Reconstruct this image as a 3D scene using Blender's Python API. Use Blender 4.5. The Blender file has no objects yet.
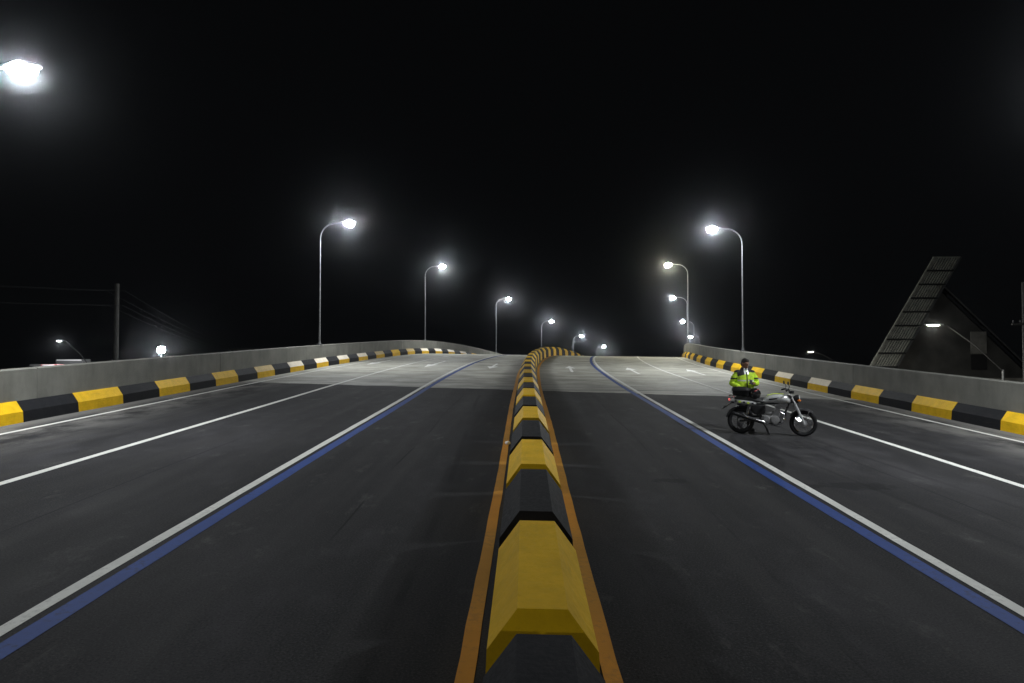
import bpy, bmesh, math, random
from mathutils import Vector, Matrix

random.seed(7)
scene = bpy.context.scene
col = scene.collection
R = math.radians

# ------------------------------------------------------------------ camera
cam_d = bpy.data.cameras.new('camera')
cam = bpy.data.objects.new('camera', cam_d)
col.objects.link(cam)
cam_d.sensor_width = 36.0
cam_d.lens = 23.72
cam_d.clip_start = 0.05
cam_d.clip_end = 3000
cam.location = (-0.144, 0.0, 2.419)
cam.rotation_euler = (math.pi / 2 + 0.0311, 0, 0.0194)
scene.camera = cam

# ------------------------------------------------------------------ night sky
world = bpy.data.worlds.new('World')
scene.world = world
world.use_nodes = True
wn = world.node_tree.nodes
wbg = wn['Background']
wbg.inputs['Color'].default_value = (0.80, 0.88, 1.0, 1)
wbg.inputs['Strength'].default_value = 0.0022

scene.view_settings.view_transform = 'Standard'
scene.view_settings.look = 'None'
scene.view_settings.gamma = 1.0
scene.view_settings.exposure = 0.0
scene.view_settings.use_curve_mapping = False
scene.render.engine = 'CYCLES'
scene.cycles.use_denoising = True
scene.cycles.denoising_input_passes = 'RGB_ALBEDO_NORMAL'
scene.cycles.denoising_prefilter = 'ACCURATE'
scene.cycles.max_bounces = 4
scene.cycles.volume_bounces = 0
scene.cycles.sample_clamp_indirect = 4.0
HAZE = 0.00013
LAMP_W = 690.0          # power of one luminaire on the overpass

# ------------------------------------------------------------------ helpers
def tag(o, label=None, cat=None, group=None, kind=None):
    if label: o['label'] = label
    if cat: o['category'] = cat
    if group: o['group'] = group
    if kind: o['kind'] = kind
    return o

def empty(name, loc=(0, 0, 0), rz=0.0):
    o = bpy.data.objects.new(name, None)
    o.empty_display_size = 0.2
    col.objects.link(o)
    o.location = loc
    o.rotation_euler = (0, 0, rz)
    return o

def link_mesh(name, me, mats, parent=None, smooth=False):
    if not isinstance(mats, (list, tuple)): mats = [mats]
    if len(me.materials) == 0:
        for m in mats: me.materials.append(m)
    if smooth:
        me.polygons.foreach_set('use_smooth', [True] * len(me.polygons))
    o = bpy.data.objects.new(name, me)
    col.objects.link(o)
    if parent: o.parent = parent
    return o

def copy_tree(o, parent=None):
    c = o.copy()
    col.objects.link(c)
    if parent: c.parent = parent
    for ch in o.children: copy_tree(ch, c)
    return c

class MB:
    """collects shapes; build() links them as one mesh object"""
    def __init__(self): self.v = []; self.f = []; self.mi = []; self.uv = None
    def add(self, vs, fs, mi=0):
        b = len(self.v)
        self.v += [tuple(p) for p in vs]
        self.f += [tuple(i + b for i in f) for f in fs]
        self.mi += [mi] * len(fs)
    def box(self, c, s, rot=None, mi=0, taper=(1, 1)):
        vs = []
        for dz in (-.5, .5):
            tx, ty = (taper if dz > 0 else (1, 1))
            for dx, dy in ((-.5, -.5), (.5, -.5), (.5, .5), (-.5, .5)):
                p = Vector((dx * s[0] * tx, dy * s[1] * ty, dz * s[2]))
                if rot is not None: p = rot @ p
                vs.append(p + Vector(c))
        self.add(vs, [(3, 2, 1, 0), (4, 5, 6, 7), (0, 1, 5, 4), (1, 2, 6, 5), (2, 3, 7, 6), (3, 0, 4, 7)], mi)
    def bevel_box(self, c, s, b, rot=None, mi=0):
        bm = bmesh.new()
        bmesh.ops.create_cube(bm, size=1)
        for v in bm.verts: v.co = Vector((v.co.x * s[0], v.co.y * s[1], v.co.z * s[2]))
        bmesh.ops.bevel(bm, geom=bm.edges[:], offset=b, segments=2, profile=.5, affect='EDGES')
        vs = []
        for i, v in enumerate(bm.verts):
            v.index = i
            p = v.co
            if rot is not None: p = rot @ p
            vs.append(p + Vector(c))
        self.add(vs, [tuple(v.index for v in f.verts) for f in bm.faces], mi)
        bm.free()
    def tube(self, path, rad, n=8, mi=0, cap=True):
        path = [Vector(p) for p in path]
        if not isinstance(rad, (list, tuple)): rad = [rad] * len(path)
        vs = []; fs = []
        up = None
        for i, p in enumerate(path):
            t = (path[min(i + 1, len(path) - 1)] - path[max(i - 1, 0)]).normalized()
            if up is None:
                up = Vector((0, 0, 1)) if abs(t.z) < .9 else Vector((1, 0, 0))
            a = t.cross(up)
            if a.length < 1e-4: a = t.cross(Vector((0, 1, 0)))
            a.normalize()
            b2 = a.cross(t).normalized()
            up = b2
            for k in range(n):
                an = 2 * math.pi * k / n
                vs.append(p + (a * math.cos(an) + b2 * math.sin(an)) * rad[i])
        for i in range(len(path) - 1):
            for k in range(n):
                k2 = (k + 1) % n
                fs.append((i * n + k, i * n + k2, (i + 1) * n + k2, (i + 1) * n + k))
        if cap:
            fs.append(tuple(range(n))[::-1])
            fs.append(tuple(range((len(path) - 1) * n, len(path) * n)))
        self.add(vs, fs, mi)
    def ellipsoid(self, c, r, nu=14, nv=9, rot=None, mi=0):
        vs = []; fs = []
        for j in range(1, nv):
            ph = math.pi * j / nv
            for k in range(nu):
                an = 2 * math.pi * k / nu
                p = Vector((r[0] * math.sin(ph) * math.cos(an), r[1] * math.sin(ph) * math.sin(an), r[2] * math.cos(ph)))
                if rot is not None: p = rot @ p
                vs.append(p + Vector(c))
        t = Vector((0, 0, r[2])); b = Vector((0, 0, -r[2]))
        if rot is not None: t = rot @ t; b = rot @ b
        vs += [t + Vector(c), b + Vector(c)]
        it, ib = len(vs) - 2, len(vs) - 1
        for j in range(nv - 2):
            for k in range(nu):
                k2 = (k + 1) % nu
                fs.append((j * nu + k, (j + 1) * nu + k, (j + 1) * nu + k2, j * nu + k2))
        for k in range(nu):
            k2 = (k + 1) % nu
            fs.append((it, k, k2)); fs.append((ib, (nv - 2) * nu + k2, (nv - 2) * nu + k))
        self.add(vs, fs, mi)
    def loft(self, secs, n=16, axis='x', mi=0):
        """secs: (pos_along_axis, cu, cv, ru, rv, exponent): superellipse sections"""
        vs = []; fs = []
        for (t, cu, cv, ru, rv, ex) in secs:
            for k in range(n):
                an = 2 * math.pi * k / n
                c, s = math.cos(an), math.sin(an)
                u = cu + ru * math.copysign(abs(c) ** (2 / ex), c)
                w = cv + rv * math.copysign(abs(s) ** (2 / ex), s)
                vs.append((t, u, w) if axis == 'x' else ((u, t, w) if axis == 'y' else (u, w, t)))
        for i in range(len(secs) - 1):
            for k in range(n):
                k2 = (k + 1) % n
                fs.append((i * n + k, i * n + k2, (i + 1) * n + k2, (i + 1) * n + k))
        fs.append(tuple(range(n))[::-1])
        fs.append(tuple(range((len(secs) - 1) * n, len(secs) * n)))
        self.add(vs, fs, mi)
    def torus(self, c, Rr, r, nu=40, nv=8, axis='y', ry=None, mi=0):
        vs = []; fs = []
        ry = ry or r
        for i in range(nu):
            a = 2 * math.pi * i / nu
            for j in range(nv):
                b = 2 * math.pi * j / nv
                q = Rr + r * math.cos(b)
                vs.append((c[0] + q * math.cos(a), c[1] + ry * math.sin(b), c[2] + q * math.sin(a)))
        for i in range(nu):
            for j in range(nv):
                i2, j2 = (i + 1) % nu, (j + 1) % nv
                fs.append((i * nv + j, i * nv + j2, i2 * nv + j2, i2 * nv + j))
        self.add(vs, fs, mi)
    def mesh(self, name):
        me = bpy.data.meshes.new(name)
        me.from_pydata(self.v, [], self.f)
        me.polygons.foreach_set('material_index', self.mi)
        bm = bmesh.new(); bm.from_mesh(me)
        bmesh.ops.recalc_face_normals(bm, faces=bm.faces[:])
        bm.to_mesh(me); bm.free()
        me.update()
        return me
    def build(self, name, mats, parent=None, smooth=False):
        me = self.mesh(name)
        o = link_mesh(name, me, mats, parent, False)
        if smooth:
            ang = R(38)
            me.polygons.foreach_set('use_smooth', [True] * len(me.polygons))
            try: me.set_sharp_from_angle(angle=ang)
            except Exception: pass
        return o

# ------------------------------------------------------------------ materials
def new_mat(name):
    m = bpy.data.materials.new(name)
    m.use_nodes = True
    nt = m.node_tree
    return m, nt, nt.nodes, nt.links, nt.nodes['Principled BSDF']

def ramp(nodes, stops):
    r = nodes.new('ShaderNodeValToRGB')
    e = r.color_ramp.elements
    while len(e) < len(stops): e.new(0.5)
    for el, (p, c) in zip(e, stops):
        el.position = p
        el.color = (c[0], c[1], c[2], 1) if isinstance(c, (tuple, list)) else (c, c, c, 1)
    return r

def simple(name, colr, rough=.5, metal=0.0, noise=0.0, scale=20.0, bump=0.0, spec=.5, bscale=None, coat=0.0):
    """plain surface with slight mottling so that it never reads as flat"""
    m, nt, N, L, P = new_mat(name)
    P.inputs['Roughness'].default_value = rough
    P.inputs['Metallic'].default_value = metal
    P.inputs['Specular IOR Level'].default_value = spec
    P.inputs['Coat Weight'].default_value = coat
    P.inputs['Base Color'].default_value = (*colr, 1)
    tc = N.new('ShaderNodeTexCoord')
    if noise:
        nz = N.new('ShaderNodeTexNoise'); nz.inputs['Scale'].default_value = scale; nz.inputs['Detail'].default_value = 6
        L.new(tc.outputs['Object'], nz.inputs['Vector'])
        lo = [c * (1 - noise) for c in colr]; hi = [min(1, c * (1 + noise)) for c in colr]
        rp = ramp(N, [(.3, lo), (.7, hi)])
        L.new(nz.outputs['Fac'], rp.inputs['Fac'])
        L.new(rp.outputs['Color'], P.inputs['Base Color'])
        rr = ramp(N, [(.3, max(.02, rough - .1)), (.7, min(1, rough + .1))])
        L.new(nz.outputs['Fac'], rr.inputs['Fac'])
        L.new(rr.outputs['Color'], P.inputs['Roughness'])
    if bump:
        nb = N.new('ShaderNodeTexNoise'); nb.inputs['Scale'].default_value = bscale or scale * 4; nb.inputs['Detail'].default_value = 4
        L.new(tc.outputs['Object'], nb.inputs['Vector'])
        bp = N.new('ShaderNodeBump'); bp.inputs['Strength'].default_value = bump; bp.inputs['Distance'].default_value = .01
        L.new(nb.outputs['Fac'], bp.inputs['Height'])
        L.new(bp.outputs['Normal'], P.inputs['Normal'])
    return m

def emit(name, colr, strength):
    m, nt, N, L, P = new_mat(name)
    P.inputs['Base Color'].default_value = (.8, .8, .8, 1)
    P.inputs['Emission Color'].default_value = (*colr, 1)
    P.inputs['Emission Strength'].default_value = strength
    return m

def mixc(N, L, fac, a, b, mode='MIX'):
    x = N.new('ShaderNodeMix'); x.data_type = 'RGBA'; x.blend_type = mode
    for s, v in ((x.inputs[0], fac), (x.inputs[6], a), (x.inputs[7], b)):
        if hasattr(v, 'links') or hasattr(v, 'is_linked'): L.new(v, s)
        elif isinstance(v, (int, float)): s.default_value = v
        else: s.default_value = (*v, 1)
    return x.outputs[2]

def math_n(N, L, op, a, b=None, c=None, clamp=False):
    x = N.new('ShaderNodeMath'); x.operation = op; x.use_clamp = clamp
    for i, v in enumerate((a, b, c)):
        if v is None: continue
        if isinstance(v, (int, float)): x.inputs[i].default_value = v
        else: L.new(v, x.inputs[i])
    return x.outputs[0]

def road_coords(N, L):
    """u = metres from the centre line, v = metres along the road"""
    uv = N.new('ShaderNodeUVMap'); uv.uv_map = 'road'
    sp = N.new('ShaderNodeSeparateXYZ'); L.new(uv.outputs[0], sp.inputs[0])
    return uv.outputs[0], sp.outputs[0], sp.outputs[1]

def noise(N, L, vec, scale, detail=5, rough=.55, stretch=None):
    if stretch:
        mp = N.new('ShaderNodeMapping'); mp.inputs['Scale'].default_value = stretch
        L.new(vec, mp.inputs['Vector']); vec = mp.outputs[0]
    nz = N.new('ShaderNodeTexNoise')
    nz.inputs['Scale'].default_value = scale; nz.inputs['Detail'].default_value = detail; nz.inputs['Roughness'].default_value = rough
    L.new(vec, nz.inputs['Vector'])
    return nz.outputs['Fac']

def smooth(N, L, v, a, b):
    mr = N.new('ShaderNodeMapRange'); mr.interpolation_type = 'SMOOTHSTEP'
    mr.inputs['From Min'].default_value = a; mr.inputs['From Max'].default_value = b
    L.new(v, mr.inputs['Value'])
    return mr.outputs[0]

def stain(N, L, u, v, cu, cv, ru, rv, wob, inner=.35):
    du = math_n(N, L, 'DIVIDE', math_n(N, L, 'SUBTRACT', u, cu), ru)
    dv = math_n(N, L, 'DIVIDE', math_n(N, L, 'SUBTRACT', v, cv), rv)
    r2 = math_n(N, L, 'ADD', math_n(N, L, 'MULTIPLY', du, du), math_n(N, L, 'MULTIPLY', dv, dv))
    r2 = math_n(N, L, 'ADD', r2, math_n(N, L, 'MULTIPLY', math_n(N, L, 'SUBTRACT', wob, .5), 3.0))
    return smooth(N, L, r2, 1.0, inner)

def mat_asphalt():
    m, nt, N, L, P = new_mat('asphalt')
    vec, u, v = road_coords(N, L)
    au = math_n(N, L, 'ABSOLUTE', u)
    big = noise(N, L, vec, .35, 5, .6, (1, .35, 1))
    mid = noise(N, L, vec, 2.2, 6, .65, (1, .5, 1))
    fine = noise(N, L, vec, 48, 5, .75)
    strk = noise(N, L, vec, 1.6, 4, .5, (1, .04, 1))
    base = ramp(N, [(.36, (.008, .008, .009)), (.5, (.021, .0208, .0222)), (.62, (.044, .043, .046))])
    L.new(math_n(N, L, 'ADD', math_n(N, L, 'MULTIPLY', big, .55), math_n(N, L, 'MULTIPLY', mid, .45)), base.inputs['Fac'])
    c = base.outputs['Color']
    # wheel paths along the lanes
    c = mixc(N, L, math_n(N, L, 'MULTIPLY', smooth(N, L, strk, .45, .65), .5), c, (.038, .037, .037))
    # aggregate speckle
    c = mixc(N, L, math_n(N, L, 'MULTIPLY', smooth(N, L, fine, .50, .66), .6), c, (.066, .066, .065))
    c = mixc(N, L, math_n(N, L, 'MULTIPLY', smooth(N, L, fine, .48, .34), .75), c, (.005, .005, .006))
    # pale cement dust in the gutters
    edge = smooth(N, L, au, 8.9, 11.6)
    dn = noise(N, L, vec, .9, 8, .68, (1, .45, 1))
    dust = math_n(N, L, 'MULTIPLY', edge, smooth(N, L, dn, .38, .62))
    gut = smooth(N, L, au, 11.1, 11.75)
    dust = math_n(N, L, 'MAXIMUM', dust, math_n(N, L, 'MULTIPLY', gut, .8))
    c = mixc(N, L, math_n(N, L, 'MULTIPLY', dust, .9), c, (.19, .184, .172))
    # scattered pale scuffs
    sc = noise(N, L, vec, 1.3, 9, .75, (1.4, .7, 1))
    c = mixc(N, L, math_n(N, L, 'MULTIPLY', smooth(N, L, sc, .56, .70), .5), c, (.085, .083, .08))
    # paving seams and old tyre marks, each along its own wandering line
    brk = noise(N, L, vec, .9, 4, .5, (.3, .35, 1))
    for (cu, amp, frq, ph, wd, st_, cl) in ((2.3, .03, .9, 0, .022, .8, (.006, .006, .007)), (-2.35, .03, .8, 2, .022, .8, (.006, .006, .007)),
                                        (6.05, .03, .7, 1, .02, .7, (.007, .007, .008)), (-6.1, .03, .7, 3, .02, .7, (.007, .007, .008)),
                                        (5.3, .42, .21, 1.0, .075, .4, (.007, .007, .008)), (6.72, .42, .21, 1.0, .075, .35, (.007, .007, .008)),
                                        (-1.5, .25, .17, .5, .07, .5, (.007, .007, .008)), (-9.2, .3, .15, .5, .08, .5, (.05, .049, .047))):
        cen = math_n(N, L, 'MULTIPLY_ADD', math_n(N, L, 'SINE', math_n(N, L, 'MULTIPLY_ADD', v, frq, ph)), amp, cu)
        dist = math_n(N, L, 'ABSOLUTE', math_n(N, L, 'SUBTRACT', u, cen))
        mk = math_n(N, L, 'MULTIPLY', smooth(N, L, dist, wd, wd * .35), smooth(N, L, brk, .40, .58))
        c = mixc(N, L, math_n(N, L, 'MULTIPLY', mk, st_), c, cl)
    # oil stains
    wob = noise(N, L, vec, 5.0, 5, .6)
    st = stain(N, L, u, v, 5.1, 10.8, .65, .32, wob)
    st = math_n(N, L, 'MAXIMUM', st, stain(N, L, u, v, 4.2, 10.75, .35, .24, wob))
    st = math_n(N, L, 'MAXIMUM', st, stain(N, L, u, v, 2.2, 10.9, .35, .2, wob))
    c = mixc(N, L, math_n(N, L, 'MULTIPLY', st, .6), c, (.006, .006, .007))
    L.new(c, P.inputs['Base Color'])
    rr = ramp(N, [(.3, .74), (.7, .92)])
    L.new(mid, rr.inputs['Fac'])
    L.new(rr.outputs['Color'], P.inputs['Roughness'])
    P.inputs['Specular IOR Level'].default_value = .10
    bp = N.new('ShaderNodeBump'); bp.inputs['Strength'].default_value = .55; bp.inputs['Distance'].default_value = .006
    L.new(fine, bp.inputs['Height']); L.new(bp.outputs['Normal'], P.inputs['Normal'])
    return m

def mat_deck_concrete():
    m, nt, N, L, P = new_mat('deck_concrete')
    vec, u, v = road_coords(N, L)
    big = noise(N, L, vec, .55, 7, .68)
    tr = noise(N, L, vec, 1.0, 6, .65, (.16, 1.6, 1))      # transverse broom and smear marks
    fine = noise(N, L, vec, 45, 3, .6)
    base = ramp(N, [(.38, (.15, .145, .118)), (.5, (.31, .302, .258)), (.61, (.45, .438, .38))])
    L.new(math_n(N, L, 'ADD', math_n(N, L, 'MULTIPLY', big, .5), math_n(N, L, 'MULTIPLY', tr, .5)), base.inputs['Fac'])
    c = base.outputs['Color']
    # asphalt smears just past the paving joint
    vv = math_n(N, L, 'ADD', v, math_n(N, L, 'MULTIPLY', u, .13))
    near = smooth(N, L, vv, 33.0, 26.5)
    c = mixc(N, L, math_n(N, L, 'MULTIPLY', near, smooth(N, L, tr, .44, .66)), c, (.085, .083, .08))
    # darker streaky strip along the median
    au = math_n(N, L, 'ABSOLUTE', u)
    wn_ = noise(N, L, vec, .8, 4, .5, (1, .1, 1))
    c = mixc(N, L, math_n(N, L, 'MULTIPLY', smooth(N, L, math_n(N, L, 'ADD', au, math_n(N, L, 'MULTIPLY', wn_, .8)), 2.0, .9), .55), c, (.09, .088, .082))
    c = mixc(N, L, math_n(N, L, 'MULTIPLY', smooth(N, L, fine, .6, .75), .3), c, (.42, .41, .39))
    L.new(c, P.inputs['Base Color'])
    P.inputs['Specular IOR Level'].default_value = .35
    rr = ramp(N, [(.3, .58), (.7, .82)])
    L.new(tr, rr.inputs['Fac']); L.new(rr.outputs['Color'], P.inputs['Roughness'])
    bp = N.new('ShaderNodeBump'); bp.inputs['Strength'].default_value = .35; bp.inputs['Distance'].default_value = .006
    L.new(fine, bp.inputs['Height']); L.new(bp.outputs['Normal'], P.inputs['Normal'])
    return m

def mat_marking(name, colr, wear=.5, under=(.06, .06, .06)):
    m, nt, N, L, P = new_mat(name)
    vec, u, v = road_coords(N, L)
    n1 = noise(N, L, vec, 14, 8, .7)
    n2 = noise(N, L, vec, 1.2, 5, .6)
    k = math_n(N, L, 'ADD', math_n(N, L, 'MULTIPLY', n1, .6), math_n(N, L, 'MULTIPLY', n2, .4))
    hi = [min(1, c * 1.12) for c in colr]
    c0 = ramp(N, [(.3, [c * .82 for c in colr]), (.7, hi)]); L.new(n2, c0.inputs['Fac'])
    c = mixc(N, L, math_n(N, L, 'MULTIPLY', smooth(N, L, k, .50, .62), wear), c0.outputs['Color'], under)
    L.new(c, P.inputs['Base Color'])
    P.inputs['Roughness'].default_value = .75
    P.inputs['Specular IOR Level'].default_value = .2
    bp = N.new('ShaderNodeBump'); bp.inputs['Strength'].default_value = .3; bp.inputs['Distance'].default_value = .004
    L.new(noise(N, L, vec, 80, 3), bp.inputs['Height']); L.new(bp.outputs['Normal'], P.inputs['Normal'])
    return m

def mat_paint(name, colr, dirt, rough=.36, dirt_amt=.6):
    """gloss road paint over cast concrete: scuffs, small chips, runs"""
    m, nt, N, L, P = new_mat(name)
    tc = N.new('ShaderNodeTexCoord'); oi = N.new('ShaderNodeObjectInfo')
    P.inputs['Specular IOR Level'].default_value = .09
    geo = N.new('ShaderNodeNewGeometry')
    vec = geo.outputs['Position']
    n1 = noise(N, L, vec, 3.0, 8, .7)
    n2 = noise(N, L, vec, 26, 6, .65)
    c0 = ramp(N, [(.3, [c * .8 for c in colr]), (.7, [min(1, c * 1.12) for c in colr])]); L.new(n1, c0.inputs['Fac'])
    k = math_n(N, L, 'ADD', math_n(N, L, 'MULTIPLY', n1, .45), math_n(N, L, 'MULTIPLY', n2, .55))
    c = mixc(N, L, math_n(N, L, 'MULTIPLY', smooth(N, L, k, .53, .72), dirt_amt), c0.outputs['Color'], dirt)
    # rubbed tyre scuffs running with the traffic
    sf = noise(N, L, vec, 5.0, 6, .65, (2.0, .35, 4.0))
    sk = noise(N, L, vec, .7, 3, .5)
    scf = math_n(N, L, 'MULTIPLY', smooth(N, L, sf, .57, .70), smooth(N, L, sk, .42, .60))
    c = mixc(N, L, math_n(N, L, 'MULTIPLY', scf, .28), c, (.07, .055, .035))
    tint = math_n(N, L, 'MULTIPLY_ADD', oi.outputs['Random'], .22, .88)
    cm = N.new('ShaderNodeVectorMath'); cm.operation = 'SCALE'
    L.new(c, cm.inputs[0]); L.new(tint, cm.inputs['Scale'])
    L.new(cm.outputs[0], P.inputs['Base Color'])
    rr = ramp(N, [(.3, rough - .08), (.7, rough + .16)]); L.new(n2, rr.inputs['Fac']); L.new(rr.outputs['Color'], P.inputs['Roughness'])
    bp = N.new('ShaderNodeBump'); bp.inputs['Strength'].default_value = .25; bp.inputs['Distance'].default_value = .01
    L.new(n2, bp.inputs['Height']); L.new(bp.outputs['Normal'], P.inputs['Normal'])
    return m

def mat_wall():
    m, nt, N, L, P = new_mat('wall_concrete')
    oi = N.new('ShaderNodeObjectInfo')
    uv = N.new('ShaderNodeUVMap'); uv.uv_map = 'road'   # u = height, v = metres along
    vec = uv.outputs[0]
    n1 = noise(N, L, vec, .8, 8, .65)
    n2 = noise(N, L, vec, 1.1, 6, .6, (.4, 1.5, 1))     # vertical water runs
    n3 = noise(N, L, vec, 30, 4, .6)
    c0 = ramp(N, [(.34, (.12, .12, .104)), (.5, (.185, .183, .16)), (.66, (.25, .247, .217))])
    L.new(math_n(N, L, 'ADD', math_n(N, L, 'MULTIPLY', n1, .6), math_n(N, L, 'MULTIPLY', n2, .4)), c0.inputs['Fac'])
    c = mixc(N, L, math_n(N, L, 'MULTIPLY', smooth(N, L, n2, .55, .70), .3), c0.outputs['Color'], (.085, .082, .07))
    c = mixc(N, L, math_n(N, L, 'MULTIPLY', smooth(N, L, n3, .64, .72), .4), c, (.09, .088, .08))
    tint = math_n(N, L, 'MULTIPLY_ADD', oi.outputs['Random'], .3, .85)
    cm = N.new('ShaderNodeVectorMath'); cm.operation = 'SCALE'
    L.new(c, cm.inputs[0]); L.new(tint, cm.inputs['Scale'])
    L.new(cm.outputs[0], P.inputs['Base Color'])
    P.inputs['Roughness'].default_value = .72
    bp = N.new('ShaderNodeBump'); bp.inputs['Strength'].default_value = .3; bp.inputs['Distance'].default_value = .01
    L.new(n3, bp.inputs['Height']); L.new(bp.outputs['Normal'], P.inputs['Normal'])
    return m

M = {}
M['asphalt'] = mat_asphalt()
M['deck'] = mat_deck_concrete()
M['white_mark'] = mat_marking('white_marking', (.66, .66, .62), .28)
M['blue_mark'] = mat_marking('blue_marking', (.020, .056, .23), .7, (.022, .026, .05))
M['orange_mark'] = mat_marking('orange_marking', (.56, .26, .028), .25)
M['faded_mark'] = mat_marking('faded_white_marking', (.74, .74, .71), .95, (.3, .3, .28))
M['yellow'] = mat_paint('yellow_paint', (.76, .46, .012), (.46, .27, .022), .5, .4)
M['cream'] = mat_paint('cream_kerb_top', (.74, .66, .52), (.5, .36, .14), .4, .5)
M['tan'] = mat_paint('tan_kerb_top', (.60, .45, .20), (.5, .33, .08), .4, .5)
M['black'] = mat_paint('black_paint', (.013, .0135, .016), (.040, .039, .037), .60)
M['wall'] = mat_wall()
M['galv'] = simple('galvanised_steel', (.20, .205, .21), .55, .3, .2, 6)
M['head'] = simple('luminaire_housing', (.30, .31, .32), .45, .3, .15, 12)
M['lens'] = emit('luminaire_lens', (.93, .97, 1.0), 520)
M['lens_warm'] = emit('luminaire_lens_warm', (1.0, 1.0, .72), 420)
M['earth'] = simple('earth', (.055, .048, .04), .9, 0, .5, .35, .4, bscale=3)
M['chrome'] = simple('chrome', (.72, .72, .73), .16, 1.0, .1, 30)
M['alloy'] = simple('cast_alloy', (.24, .24, .24), .5, .4, .3, 40, .2)
M['fork'] = simple('polished_fork', (.62, .62, .62), .3, .4, .1, 40)
M['rubber'] = simple('tyre_rubber', (.012, .012, .013), .8, 0, .3, 40, spec=.2)
M['plastic'] = simple('black_plastic', (.012, .012, .013), .58, 0, .2, 30, spec=.25)
M['frame'] = simple('black_enamel', (.014, .014, .015), .3, 0, .2, 30)
M['silver'] = simple('silver_paint', (.52, .53, .52), .28, .15, .08, 8, coat=.5)
M['neon'] = simple('fluorescent_yellow', (.62, .80, .04), .5, 0, .1, 12)
M['vinyl'] = simple('seat_vinyl', (.02, .02, .02), .5, 0, .25, 40, .2)
M['orange_glass'] = simple('amber_plastic', (.75, .22, .03), .25, 0, .1, 20)
M['red_light'] = emit('tail_light_red', (1.0, .04, .025), 1.0)
M['hivis'] = simple('hi_vis_cloth', (.47, .70, .028), .75, 0, .28, 14, .5, bscale=26)
M['dark_cloth'] = simple('black_cloth', (.017, .017, .02), .8, 0, .3, 14, .5, bscale=30)
M['reflective'] = simple('reflective_tape', (.66, .68, .66), .35, .2, .1, 30)
M['skin'] = simple('skin', (.23, .125, .08), .5, 0, .12, 25)
M['hair'] = simple('hair', (.012, .010, .009), .6, 0, .3, 60, .6)
M['leather'] = simple('boot_leather', (.014, .013, .013), .4, 0, .3, 40)
M['helmet'] = simple('helmet_shell', (.012, .012, .013), .15, 0, 0, 10, coat=.6)
M['red_paint'] = simple('red_plastic', (.45, .02, .02), .3, 0, .1, 20)
M['glass_dark'] = simple('dark_visor', (.01, .01, .012), .06)
M['bconcrete'] = simple('weathered_concrete', (.085, .083, .078), .85, 0, .3, 3, .3)
M['dark_wall'] = simple('dark_render', (.014, .014, .014), .85, 0, .4, 1.5, .3)
M['roof_sheet'] = simple('corrugated_sheet', (.10, .10, .10), .6, .2, .3, 2)
M['steel_slat'] = simple('pale_steel_slat', (.30, .30, .26), .6, .0, .3, 3)
M['pale_panel'] = simple('pale_panel', (.26, .25, .22), .8, 0, .25, 2)
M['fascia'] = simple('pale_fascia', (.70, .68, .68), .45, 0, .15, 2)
M['pink'] = simple('red_glint_fascia', (.45, .14, .15), .5, 0, .2, 2)
M['cable'] = simple('cable_black', (.012, .012, .012), .6)
M['paper'] = simple('white_litter', (.9, .9, .88), .8, 0, .1, 30)

# ------------------------------------------------------------------ road axis
DS = 0.25
S0 = -24.0
H_WALL = 1.25
E0 = -0.01714                     # crossfall towards the right
def sm(t):
    t = max(0.0, min(1.0, t)); return t * t * (3 - 2 * t)
_ax = []
def _axis():
    n0 = int(-S0 / DS)
    n = n0 + int(190 / DS)
    th = [0.0]; g = []
    ks = []
    for i in range(n + 1):
        s = S0 + i * DS
        ks.append(.00689 * sm((s - 17.788) / (59.509 - 17.788)) - .00635 * sm((s - 62.0) / 30))
        g.append(.0512 + (-.06434 - .0512) * sm((s - 51.0) / (84.5 - 51.0)))
    x = y = z = t = 0.0
    pts = []
    for i in range(n + 1):
        if i: 
            t += ks[i] * DS; x += math.sin(t) * DS; y += math.cos(t) * DS; z += g[i] * DS
        pts.append([x, y, z, t])
    b = pts[n0][:3]
    return [[p[0] - b[0], p[1] - b[1], p[2] - b[2], p[3]] for p in pts]
_ax = _axis()
def axis(s):
    f = (s - S0) / DS
    i = max(0, min(len(_ax) - 2, int(f))); k = f - i
    a, b = _ax[i], _ax[i + 1]
    return [a[q] + (b[q] - a[q]) * k for q in range(4)]
def P(s, off, h=0.0):
    x, y, z, t = axis(s)
    return Vector((x + off * math.cos(t), y - off * math.sin(t), z + E0 * off + h))
GROUND_Z = -3.0

def set_uv(me, uvs):
    lay = me.uv_layers.new(name='road')
    for lp in me.loops:
        lay.data[lp.index].uv = uvs[lp.vertex_index]

def strip(name, mat, offs, ss, h, parent=None, warp=None):
    """sheet over the deck: rows along s, columns across; warp(off) gives its end"""
    vs = []; uv = []; fs = []
    for s in ss:
        for o in offs:
            q = warp(s, o) if warp else s
            vs.append(P(q, o, h)); uv.append((o, q))
    n = len(offs)
    for i in range(len(ss) - 1):
        for j in range(n - 1):
            fs.append((i * n + j, i * n + j + 1, (i + 1) * n + j + 1, (i + 1) * n + j))
    me = bpy.data.meshes.new(name)
    me.from_pydata([tuple(v) for v in vs], [], fs); me.update()
    set_uv(me, uv)
    return link_mesh(name, me, mat, parent)

def frange(a, b, st):
    n = max(1, int(math.ceil((b - a) / st - 1e-6)))
    return [a + (b - a) * i / n for i in range(n + 1)]

# ------------------------------------------------------------------ ground and overpass deck
g = MB()
g.add([(-500, -200, GROUND_Z), (500, -200, GROUND_Z), (500, 800, GROUND_Z), (-500, 800, GROUND_Z)], [(0, 1, 2, 3)])
tag(g.build('ground', M['earth']), kind='structure')

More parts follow.
